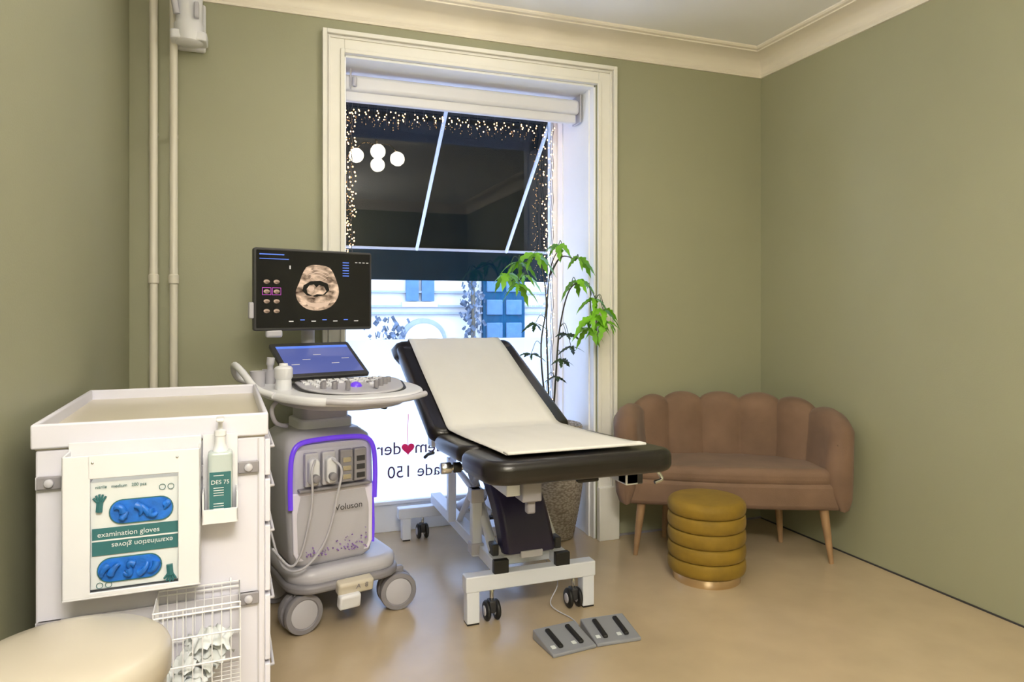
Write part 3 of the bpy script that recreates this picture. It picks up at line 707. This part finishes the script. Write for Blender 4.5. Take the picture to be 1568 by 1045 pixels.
text('brake_mark', 'A  8', 0.03, grey_m, U, (0.05, -0.205, 0.17), (pi/2+0.25, 0, 0))
cxb = -0.03
V, F = [], []
rings = [(0.25, 0.150, -0.075, 0.24), (0.275, 0.172, -0.10, 0.28), (0.32, 0.180, -0.105, 0.30), (0.45, 0.185, -0.10, 0.31), (0.60, 0.188, -0.09, 0.31), (0.72, 0.188, -0.08, 0.31), (0.765, 0.178, -0.06, 0.30), (0.79, 0.15, -0.02, 0.27)]
for z, hw, y0, y1 in rings:
    P = rrect(cxb-hw, cxb+hw, y0, y1, 0.05, 5); rn = len(P); V += [(x, y, z) for x, y in P]
for j in range(len(rings)-1):
    for i in range(rn): F.append((j*rn+i, j*rn+(i+1) % rn, (j+1)*rn+(i+1) % rn, (j+1)*rn+i))
F += [tuple(range(rn)), tuple((len(rings)-1)*rn+i for i in range(rn))]
part('body_shell', V, F, lgrey_m, U, ang=60)
fp = [(-0.150, 0.285), (0.150, 0.285), (0.168, 0.32), (0.172, 0.56), (-0.172, 0.56), (-0.168, 0.32)]
prism('front_panel', fp, 0, 0.012, M('panel_white', (0.80, 0.78, 0.92), 0.35), U, bevel=0.005, loc=(cxb, -0.098, 0), rot=(pi/2-0.03, 0, 0))
arch = [(cxb-0.178, -0.098, 0.50), (cxb-0.180, -0.100, 0.62), (cxb-0.172, -0.098, 0.715), (cxb-0.140, -0.092, 0.758), (cxb-0.06, -0.085, 0.768), (cxb+0.06, -0.085, 0.768), (cxb+0.140, -0.092, 0.758), (cxb+0.172, -0.098, 0.715), (cxb+0.180, -0.100, 0.62), (cxb+0.178, -0.098, 0.50)]
tube('purple_arch', arch, 0.010, purple_m, U, seg=12)
tube('purple_side', [(cxb+0.182, -0.06, 0.56), (cxb+0.180, -0.08, 0.40), (cxb+0.172, -0.095, 0.31)], 0.006, purple_m, U)
prism('port_panel', rrect(-0.160, 0.160, 0.565, 0.750, 0.03), 0, 0.012, lgrey_m, U, bevel=0.004, loc=(cxb, -0.086, 0), rot=(pi/2-0.03, 0, 0))
for i, x in enumerate((-0.100, -0.030, 0.045, 0.105)):
    box('port_%d' % (i+1), (0.055, 0.03, 0.135), (cxb+x, -0.112, 0.655), grey_m if i >= 2 else lgrey_m, U, bevel=0.006)
    if i < 2:
        prism('probe_plug_%d' % (i+1), rrect(-0.021, 0.021, -0.055, 0.050, 0.018), 0, 0.045, white_m, U, bevel=0.008, loc=(cxb+x, -0.118, 0.655), rot=(pi/2, 0, 0))
        cyl('plug_knob_%d' % (i+1), 0.016, 0.03, (cxb+x, -0.172, 0.63), grey_m, U, axis='y')
    else:
        boxes('port_slots_%d' % (i+1), [(cxb+x-0.018, cxb+x+0.018, -0.130, -0.126, 0.60+0.035*k, 0.622+0.035*k) for k in range(3)], steel_m if i == 2 else dgrey_m, U, bevel=0.002)
boxes('port_shelf', [(cxb-0.15, cxb+0.15, -0.125, -0.09, 0.566, 0.578)], grey_m, U, bevel=0.004)
text('front_label', 'Voluson', 0.036, dgrey_m, U, (cxb+0.055, -0.1225, 0.475), (pi/2-0.03, 0, 0))
dots = []
for i in range(70):
    a = random.random(); x = -0.13+0.27*a; z = 0.30+random.random()**1.8*0.06*(0.5+a)
    s_ = random.uniform(0.0008, 0.0022)
    dots.append((cxb+x-s_, cxb+x+s_, -0.1195, -0.110, z, z+2*s_))
boxes('purple_dots', dots, pdot_m, U)
tube('cable_1', [(cxb-0.100, -0.16, 0.70), (cxb-0.125, -0.20, 0.66), (cxb-0.12, -0.19, 0.55), (cxb-0.14, -0.18, 0.42), (cxb-0.165, -0.17, 0.33), (cxb-0.20, -0.16, 0.30), (cxb-0.25, -0.10, 0.36)], 0.0050, lgrey_m, U)
tube('cable_2', [(cxb-0.030, -0.16, 0.70), (cxb-0.005, -0.20, 0.66), (cxb-0.02, -0.19, 0.55), (cxb-0.045, -0.18, 0.43), (cxb-0.09, -0.18, 0.34), (cxb-0.16, -0.17, 0.28), (cxb-0.22, -0.12, 0.30), (cxb-0.25, -0.04, 0.45)], 0.0050, lgrey_m, U)
prism('neck_column', rrect(-0.11, 0.10, 0.06, 0.24, 0.04), 0.78, 0.97, lgrey_m, U, bevel=0.01)
prism('neck_cover', rrect(-0.125, 0.115, 0.05, 0.25, 0.04), 0.78, 0.83, white_m, U, bevel=0.01)
cp = [(-0.27, 0.14), (-0.30, 0.05), (-0.29, -0.10), (-0.22, -0.24), (-0.12, -0.32), (0.02, -0.355), (0.16, -0.345), (0.27, -0.29), (0.325, -0.19), (0.32, -0.05), (0.27, 0.05), (0.20, 0.14)]
cps = [(v.x, v.y) for v in smoothpts([(x, y, 0) for x, y in cp]+[(cp[0][0], cp[0][1], 0)], 4)[:-1]]
prism('console_tray', cps, -0.035, 0.0, white_m, U, bevel=0.014, seg=4, loc=(0, 0, 0.985), rot=(radians(4), 0, 0), ang=50)
prism('console_underside', [(x*0.8, y*0.8) for x, y in cps], -0.065, -0.03, lgrey_m, U, bevel=0.014, seg=3, loc=(0, 0, 0.985), rot=(radians(4), 0, 0), ang=50)
kp = [(-0.17, -0.02), (-0.165, -0.15), (-0.08, -0.25), (0.06, -0.285), (0.18, -0.26), (0.245, -0.17), (0.235, -0.02)]
kps = [(v.x, v.y) for v in smoothpts([(x, y, 0) for x, y in kp]+[(kp[0][0], kp[0][1], 0)], 4)[:-1]]
CR = (radians(7), 0, 0)
prism('key_panel_edge', [(0.03+(x-0.03)*1.06, -0.13+(y+0.13)*1.06) for x, y in kps], 0, 0.010, dgrey_m, U, bevel=0.004, loc=(0, 0, 0.990), rot=CR)
prism('key_panel', kps, 0, 0.014, lgrey_m, U, bevel=0.004, loc=(0, 0, 0.993), rot=CR)
keys = []; keysd = []
for r_ in range(5):
    for c_ in range(13):
        x = -0.14+c_*0.0285; y = -0.035-r_*0.026
        if 4 <= c_ <= 8 and r_ > 2: continue
        if y < -0.10 and (x < -0.12 or x > 0.20): continue
        (keysd if (r_*5+c_*3) % 7 == 0 else keys).append((x-0.010, x+0.010, y-0.008, y+0.008, 0.0, 0.021))
boxes('keys', keys, white_m, U, bevel=0.002, loc=(0, 0, 0.993), rot=CR)
boxes('keys_grey', keysd, grey_m, U, bevel=0.002, loc=(0, 0, 0.993), rot=CR)
for i, (x, y, r_) in enumerate(((-0.10, -0.17, 0.012), (-0.06, -0.19, 0.012), (0.14, -0.18, 0.012), (0.17, -0.15, 0.014), (0.20, -0.12, 0.012), (-0.02, -0.23, 0.010), (0.10, -0.23, 0.010))):
    lathe('dial_%d' % (i+1), [(r_, 0), (r_, 0.026), (r_*0.85, 0.03), (0, 0.03)], grey_m, U, loc=(x, y, 0.984), rot=CR, n=20)
lathe('trackball', [(0.026, 0.0), (0.025, 0.015), (0.018, 0.024), (0.008, 0.029), (0, 0.030)], purple_m, U, loc=(0.04, -0.16, 0.975), rot=CR, n=28, ang=60)
tube('console_handle', [(-0.14, -0.325, 0.955), (-0.05, -0.365, 0.948), (0.06, -0.375, 0.946), (0.18, -0.365, 0.948), (0.28, -0.315, 0.955)], 0.012, lgrey_m, U)
ts = radians(30)
prism('touch_housing', rrect(-0.185, 0.185, 0.0, 0.265, 0.012), -0.018, 0, dgrey_m, U, bevel=0.004, loc=(-0.010, 0.0, 1.02), rot=(ts, 0, 0.08))
TR = (ts, 0, 0.08)
TLM = Matrix.Translation((-0.010, 0.0, 1.02)) @ Euler(TR).to_matrix().to_4x4()
def onts(x, y, h): return tuple(TLM @ Vector((x, y, h)))
flat('touch_display', [(-0.165, 0.025), (0.165, 0.025), (0.165, 0.235), (-0.165, 0.235)], touch_m, U, onts(0, 0, 0.0003), TR)
for k in range(5):
    flat('touch_line_%d' % k, [(-0.14+k*0.06, 0), (-0.105+k*0.06, 0), (-0.105+k*0.06, 0.003), (-0.14+k*0.06, 0.003)], scrwh_m, U, onts(0, 0.09+(k % 3)*0.035, 0.0015), TR)
flat('touch_bar', [(-0.165, 0.0), (0.165, 0.0), (0.165, 0.018), (-0.165, 0.018)], scrblue_m, U, onts(0, 0.217, 0.0012), TR)
tube('side_handle_left', [(-0.25, 0.16, 0.98), (-0.34, 0.20, 1.01), (-0.37, 0.14, 1.07), (-0.36, 0.05, 1.05), (-0.33, -0.05, 0.99), (-0.28, -0.12, 0.965)], 0.014, white_m, U)
for i, (x, y) in enumerate(((-0.235, 0.10), (-0.30, 0.04))):
    lathe('probe_cup_%d' % (i+1), [(0.024, 0.96), (0.030, 1.04), (0.033, 1.05), (0.028, 1.05), (0.024, 1.00), (0.0, 1.0)], lgrey_m, U, loc=(x, y, 0), n=28)
lathe('gel_cup', [(0.030, 0.975), (0.033, 0.985), (0.030, 1.02), (0.036, 1.03), (0.036, 1.065), (0.030, 1.072), (0.018, 1.075), (0.016, 1.085), (0.0, 1.087)], white_m, U, loc=(-0.225, -0.06, 0), n=32)
tube('probe_handle', [(-0.235, 0.10, 1.02), (-0.235, 0.10, 1.07), (-0.232, 0.10, 1.10)], [0.012]*8+[0.016]*9, lgrey_m, U, seg=14)
tube('hook_right', [(0.20, -0.02, 0.93), (0.20, -0.02, 0.88), (0.23, -0.03, 0.865), (0.235, -0.03, 0.90)], 0.005, dgrey_m, U)
tube('hook_left', [(-0.22, 0.0, 0.94), (-0.26, -0.02, 0.90), (-0.24, 0.0, 0.84), (-0.18, 0.06, 0.81)], 0.009, lgrey_m, U)
tube('monitor_arm', [(0.0, 0.20, 0.95), (0.0, 0.30, 1.02), (-0.01, 0.31, 1.18), (-0.02, 0.24, 1.30)], 0.030, lgrey_m, U, seg=16)
mon = Vector((-0.022, 0.16, 1.388)); mr = radians(2)
def onm(x, z, h): return (mon.x+cos(mr)*x+sin(mr)*h, mon.y+sin(mr)*x-cos(mr)*h, mon.z+z)
prism('monitor_housing', rrect(-0.268, 0.268, -0.178, 0.178, 0.012), -0.030, 0, dgrey_m, U, bevel=0.005, loc=onm(0, 0, 0), rot=(pi/2, 0, mr))
prism('monitor_back', rrect(-0.15, 0.15, -0.10, 0.10, 0.03), -0.055, -0.028, lgrey_m, U, bevel=0.01, loc=onm(0, 0, 0), rot=(pi/2, 0, mr))
box('monitor_grip', (0.07, 0.03, 0.035), onm(-0.18, -0.190, -0.015), lgrey_m, U, bevel=0.01)
box('monitor_side_grip', (0.02, 0.03, 0.07), onm(-0.276, -0.09, -0.015), lgrey_m, U, bevel=0.006)
FM = (pi/2, 0, mr)
flat('display', rrect(-0.258, 0.258, -0.165, 0.168, 0.004), scr_m, U, onm(0, 0, 0.0002), FM)
fan = [(-0.05, 0.085), (-0.02, 0.095), (0.03, 0.092), (0.06, 0.075), (0.085, 0.02), (0.092, -0.02), (0.08, -0.055), (0.05, -0.085), (0.0, -0.098), (-0.05, -0.09), (-0.085, -0.06), (-0.095, -0.02), (-0.08, 0.02), (-0.065, 0.06)]
fans = [(v.x, v.y) for v in smoothpts([(x*1.05, y*1.05, 0) for x, y in fan]+[(fan[0][0]*1.05, fan[0][1]*1.05, 0)], 4)[:-1]]
flat('scan_picture', fans, scan_m, U, onm(0.010, 0.012, 0.0012), FM)
sac = [(-0.060, 0.012), (-0.030, 0.030), (0.015, 0.034), (0.050, 0.022), (0.058, -0.008), (0.035, -0.030), (-0.005, -0.038), (-0.045, -0.032), (-0.065, -0.012)]
flat('scan_sac', sac, scr_m, U, onm(0.004, 0.008, 0.0022), FM)
fet = [(-0.046, -0.002), (-0.034, 0.015), (-0.014, 0.019), (-0.002, 0.006), (0.010, 0.016), (0.032, 0.010), (0.044, -0.010), (0.028, -0.026), (0.000, -0.024), (-0.020, -0.032), (-0.042, -0.020)]
fetm = M('scan_bright', (0.02, 0.02, 0.02), 0.3, emit=0.7, ecol=(0.95, 0.66, 0.46))
flat('scan_fetus', fet, scan_m, U, onm(0.004, 0.006, 0.0032), FM)
flat('scan_head', ellipse(0, 0, 0.014, 0.011, 16), fetm, U, onm(-0.022, 0.006, 0.0040), FM)
for k in range(3):
    tube('scan_band_%d' % k, [(onm(-0.045+0.01*k, 0.078-0.013*k, 0.002)), (onm(0.008, 0.092-0.013*k, 0.002)), (onm(0.060-0.005*k, 0.074-0.013*k, 0.002))], 0.0016, fetm, U, seg=6)
flat('scan_floor', [(-0.06, -0.058), (-0.02, -0.066), (0.03, -0.064), (0.06, -0.052), (0.045, -0.075), (0.0, -0.086), (-0.045, -0.078)], fetm, U, onm(0.010, 0.008, 0.0022), FM)
def mrect(nm, x0, x1, z0, z1, mt): flat(nm, [(x0, z0), (x1, z0), (x1, z1), (x0, z1)], mt, U, onm(0, 0, 0.0012), FM)
mrect('top_bar', -0.245, -0.14, 0.148, 0.153, scrblue_m); mrect('tool_bar', -0.245, -0.12, 0.130, 0.133, scrblue_m)
for k in range(6): mrect('param_%d' % k, 0.125, 0.155, 0.125-k*0.012, 0.129-k*0.012, scrblue_m)
for k in range(4): mrect('hdr_%d' % k, 0.185+0.018*k, 0.196+0.018*k, 0.128, 0.131, scrwh_m)
for r_ in range(4):
    for c_ in range(2):
        pk = (r_, c_) in ((1, 0), (1, 1))
        if pk: flat('thumb_frame_%d_%d' % (r_, c_), [(-0.002, -0.002), (0.036, -0.002), (0.036, 0.030), (-0.002, 0.030)], scrpk_m, U, onm(-0.232+c_*0.042, 0.02-r_*0.042, 0.0010), FM)
        flat('thumb_%d_%d' % (r_, c_), [(0, 0), (0.034, 0), (0.034, 0.028), (0, 0.028)], scr_m, U, onm(-0.232+c_*0.042, 0.02-r_*0.042, 0.0014), FM)
        flat('thumb_pic_%d_%d' % (r_, c_), ellipse(0.017, 0.013, 0.013, 0.009, 12), scan_m, U, onm(-0.232+c_*0.042, 0.02-r_*0.042, 0.0024), FM)
for k in range(7): mrect('soft_%d' % k, -0.12+k*0.05, -0.10+k*0.05, -0.140+(k % 2)*0.006, -0.136+(k % 2)*0.006, scrblue_m if k % 2 else scrwh_m)
mrect('orange_tick', -0.118, -0.112, 0.09, 0.105, scrwh_m)

# ------------------------------------------------------------------ potted plant
PX, PY = 1.570, 3.685
PL = root('potted_plant', (PX, PY, 0))
bp = [(0.0, 0.0), (0.125, 0.0)]
for i in range(66):
    t = i/65; bp.append((0.130+0.062*sin(min(1, t*1.35)*pi*0.5)-0.012*max(0, t-0.8)*5+0.003*abs(sin(t*33*pi)), 0.005+0.635*t))
bp += [(0.176, 0.645), (0.166, 0.63), (0.164, 0.54), (0.0, 0.54)]
lathe('basket', bp, weave_m, PL, n=80, ang=80, fn=lambda r, z, t: r*(1+0.008*sin(40*t)*(1 if int(z*52) % 2 else -1)) if 0.125 < r and z > 0.004 else r)
lathe('soil', [(0.164, 0.54), (0.164, 0.57), (0.08, 0.58), (0, 0.585)], soil_m, PL, n=32)
for s in (-1, 1):
    tube('basket_handle_%s' % ('a' if s < 0 else 'b'), [(s*0.10, -0.155, 0.62), (s*0.06, -0.182, 0.65), (s*0.02, -0.190, 0.61)], 0.008, weave_m, PL)
def pw(X, Y, Z): return (X-PX, Y-PY, Z)
stems = [
 [(1.57,3.70,.56),(1.57,3.72,.9),(1.56,3.72,1.25),(1.58,3.70,1.55),(1.64,3.68,1.68)],
 [(1.59,3.72,.56),(1.55,3.74,.85),(1.53,3.73,1.1),(1.55,3.70,1.35),(1.50,3.70,1.60),(1.38,3.68,1.58)],
 [(1.58,3.69,.56),(1.60,3.68,.9),(1.60,3.62,1.2),(1.62,3.52,1.42),(1.70,3.47,1.44),(1.74,3.45,1.36)],
 [(1.57,3.70,1.5),(1.60,3.60,1.60),(1.65,3.50,1.58)],
]
V, F = [], []
for P in stems:
    Q = smoothpts([pw(*p) for p in P], 6); v, f = tubedata(Q, [0.0065-0.0045*i/len(Q) for i in range(len(Q))], 7, off=len(V)); V += v; F += f
part('stems', V, F, stem_m, PL, ang=60)
def leaflets(c, n, L, mat_list, spread=1.0, droop=0.5, base=0.0):
    Vl, Fl = mat_list
    c = Vector(c)
    for i in range(n):
        a = base+2*pi*spread*(i+0.5)/n + random.uniform(-.25, .25)
        el = random.uniform(-0.15, 0.30); ln = L*random.uniform(0.75, 1.15); wd = ln*0.18
        d0 = Vector((cos(a)*cos(el), sin(a)*cos(el)*0.7, sin(el))); side = d0.cross(Vector((0, 0, 1))).normalized()
        tilt = random.uniform(-.9, .9); side = (side*cos(tilt)+Vector((0, 0, 1))*sin(tilt))
        o = len(Vl); m = 9
        for k in range(m+1):
            t = k/m; p = c+d0*ln*t - Vector((0, 0, 1))*ln*droop*1.3*t*t
            w_ = wd*(sin(pi*min(1, t*1.0)**0.75)**0.8 if 0 < t < 1 else 0.02)*(1+0.30*((k % 2)*2-1)*(1 if 1 < k < 8 else 0))
            Vl += [tuple(p-side*w_), tuple(p-Vector((0, 0, 0.2*w_))), tuple(p+side*w_)]
        for k in range(m):
            Fl += [(o+k*3, o+k*3+1, o+k*3+4, o+k*3+3), (o+k*3+1, o+k*3+2, o+k*3+5, o+k*3+4)]
Vg, Fg, Vd, Fd, petV, petF = [], [], [], [], [], []
cl = [((1.37,3.68,1.57), 7), ((1.30,3.66,1.50), 6), ((1.46,3.66,1.62), 6), ((1.42,3.72,1.50), 5), ((1.60,3.64,1.67), 6), ((1.66,3.50,1.59), 5), ((1.34,3.60,1.44), 5),
      ((1.63,3.47,1.46), 5), ((1.73,3.44,1.36), 6), ((1.77,3.42,1.30), 6), ((1.70,3.42,1.26), 6), ((1.78,3.40,1.23), 6), ((1.70,3.44,1.20), 5)]
att = [(1.50,3.70,1.60),(1.38,3.68,1.58),(1.50,3.70,1.60),(1.50,3.70,1.58),(1.64,3.68,1.68),(1.65,3.50,1.58),(1.38,3.68,1.58),
       (1.62,3.52,1.42),(1.74,3.45,1.36),(1.74,3.45,1.36),(1.70,3.47,1.42),(1.74,3.45,1.36),(1.72,3.46,1.38)]
for (c, n), a in zip(cl, att):
    leaflets(pw(*c), n, 0.118, (Vg, Fg), droop=0.7, base=random.random()*6)
    v, f = tubedata(smoothpts([pw(*a), ((c[0]+a[0])/2-PX, (c[1]+a[1])/2-PY, max(c[2], a[2])+0.02), pw(*c)], 4), 0.002, 5, off=len(petV)); petV += v; petF += f
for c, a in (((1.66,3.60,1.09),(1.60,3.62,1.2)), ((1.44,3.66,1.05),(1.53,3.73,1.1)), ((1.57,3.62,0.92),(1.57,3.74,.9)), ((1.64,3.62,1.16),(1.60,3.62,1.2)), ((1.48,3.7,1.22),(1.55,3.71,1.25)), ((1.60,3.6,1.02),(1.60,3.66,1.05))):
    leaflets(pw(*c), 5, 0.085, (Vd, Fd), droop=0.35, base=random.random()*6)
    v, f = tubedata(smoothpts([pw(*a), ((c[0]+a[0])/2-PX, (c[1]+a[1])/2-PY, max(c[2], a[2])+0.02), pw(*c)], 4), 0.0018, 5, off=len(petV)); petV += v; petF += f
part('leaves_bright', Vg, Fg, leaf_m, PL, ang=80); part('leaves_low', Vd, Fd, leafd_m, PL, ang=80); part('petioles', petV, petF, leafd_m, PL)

# ------------------------------------------------------------------ chandelier (reflected in the glass)
C = root('globe_chandelier', (0.92, 2.26, 0))
lathe('canopy', [(0.0, 2.83), (0.055, 2.835), (0.06, 2.85), (0.06, 2.87), (0, 2.87)], brass_m, C, n=32)
tube('stem', [(0, 0, 2.84), (0, 0, 2.66)], 0.006, brass_m, C, smooth=False)
gr = 0.062
for i, (x, y, z) in enumerate(((-0.165, 0.01, 2.60), (0.045, -0.19, 2.575), (-0.01, 0.17, 2.61), (0.185, -0.01, 2.60))):
    tube('arm_%d' % (i+1), [(0, 0, 2.70), (x*0.6, y*0.6, 2.715), (x, y, z+gr-0.002)], 0.005, brass_m, C)
    lathe('globe_%d' % (i+1), [(gr*sin(pi*k/20), -gr*cos(pi*k/20)) for k in range(21)], globe_m, C, loc=(x, y, z), n=32, ang=80)

# added fill light: unseen ceiling disc behind the viewpoint, brightens the room
def ceil_fill(x, y, power, r=0.5):
    CL = root('ceiling_fill', (x, y, 0))
    lathe('housing', [(r, 2.87), (r, 2.80), (r-0.02, 2.79), (r-0.03, 2.80), (r-0.03, 2.82), (0, 2.82)], white_m, CL, n=48)
    lathe('diffuser', [(0, 2.805), (r-0.035, 2.805), (r-0.035, 2.815), (0, 2.815)], diff_m, CL, n=48)
    l = bpy.data.lights.new('ceiling_fill_light', 'AREA'); l.shape = 'DISK'; l.size = 2*r-0.1; l.energy = power; l.color = (1.0, 0.92, 0.80)
    o = bpy.data.objects.new('ceiling_fill_light', l); COL.objects.link(o); o.location = (0, 0, 2.785); o.parent = CL
ceil_fill(0.2, -0.7, 85, 0.5)

# added upward fill, unseen behind the viewpoint, lifts ceiling and left wall
def up_fill(x, y, power):
    t = root('up_fill_stand', (x, y, 0))
    lathe('foot', [(0, 0), (0.14, 0), (0.14, 0.015), (0.03, 0.03), (0.012, 0.04), (0.012, 1.82), (0, 1.82)], brass_m, t, n=40)
    lathe('bowl', [(0.02, 1.80), (0.10, 1.83), (0.155, 1.88), (0.165, 1.93), (0.160, 1.93), (0.15, 1.885), (0.10, 1.845), (0.0, 1.82)], white_m, t, n=40)
    l = bpy.data.lights.new('up_fill_light', 'AREA'); l.shape = 'DISK'; l.size = 0.26; l.energy = power; l.color = (1.0, 0.93, 0.82)
    o = bpy.data.objects.new('up_fill_light', l); COL.objects.link(o); o.location = (0, 0, 1.915); o.rotation_euler = (pi, 0, 0); o.parent = t
up_fill(-0.10, -0.7, 130)

# ------------------------------------------------------------------ world + camera
wd = bpy.data.worlds.new('sky'); scene.world = wd; wd.use_nodes = True
bg = wd.node_tree.nodes['Background']; bg.inputs[0].default_value = (0.56, 0.70, 1.0, 1); bg.inputs[1].default_value = 10.0

cam = bpy.data.cameras.new('camera'); co = bpy.data.objects.new('camera', cam); COL.objects.link(co)
co.location = (0, 0, 1.3); co.rotation_euler = (pi/2, 0, radians(-19.9)); cam.sensor_width = 36; cam.lens = 24.4; cam.shift_y = -0.0304
cam.clip_start = 0.05
scene.camera = co
scene.view_settings.view_transform = 'Standard'
scene.view_settings.exposure = 0.22
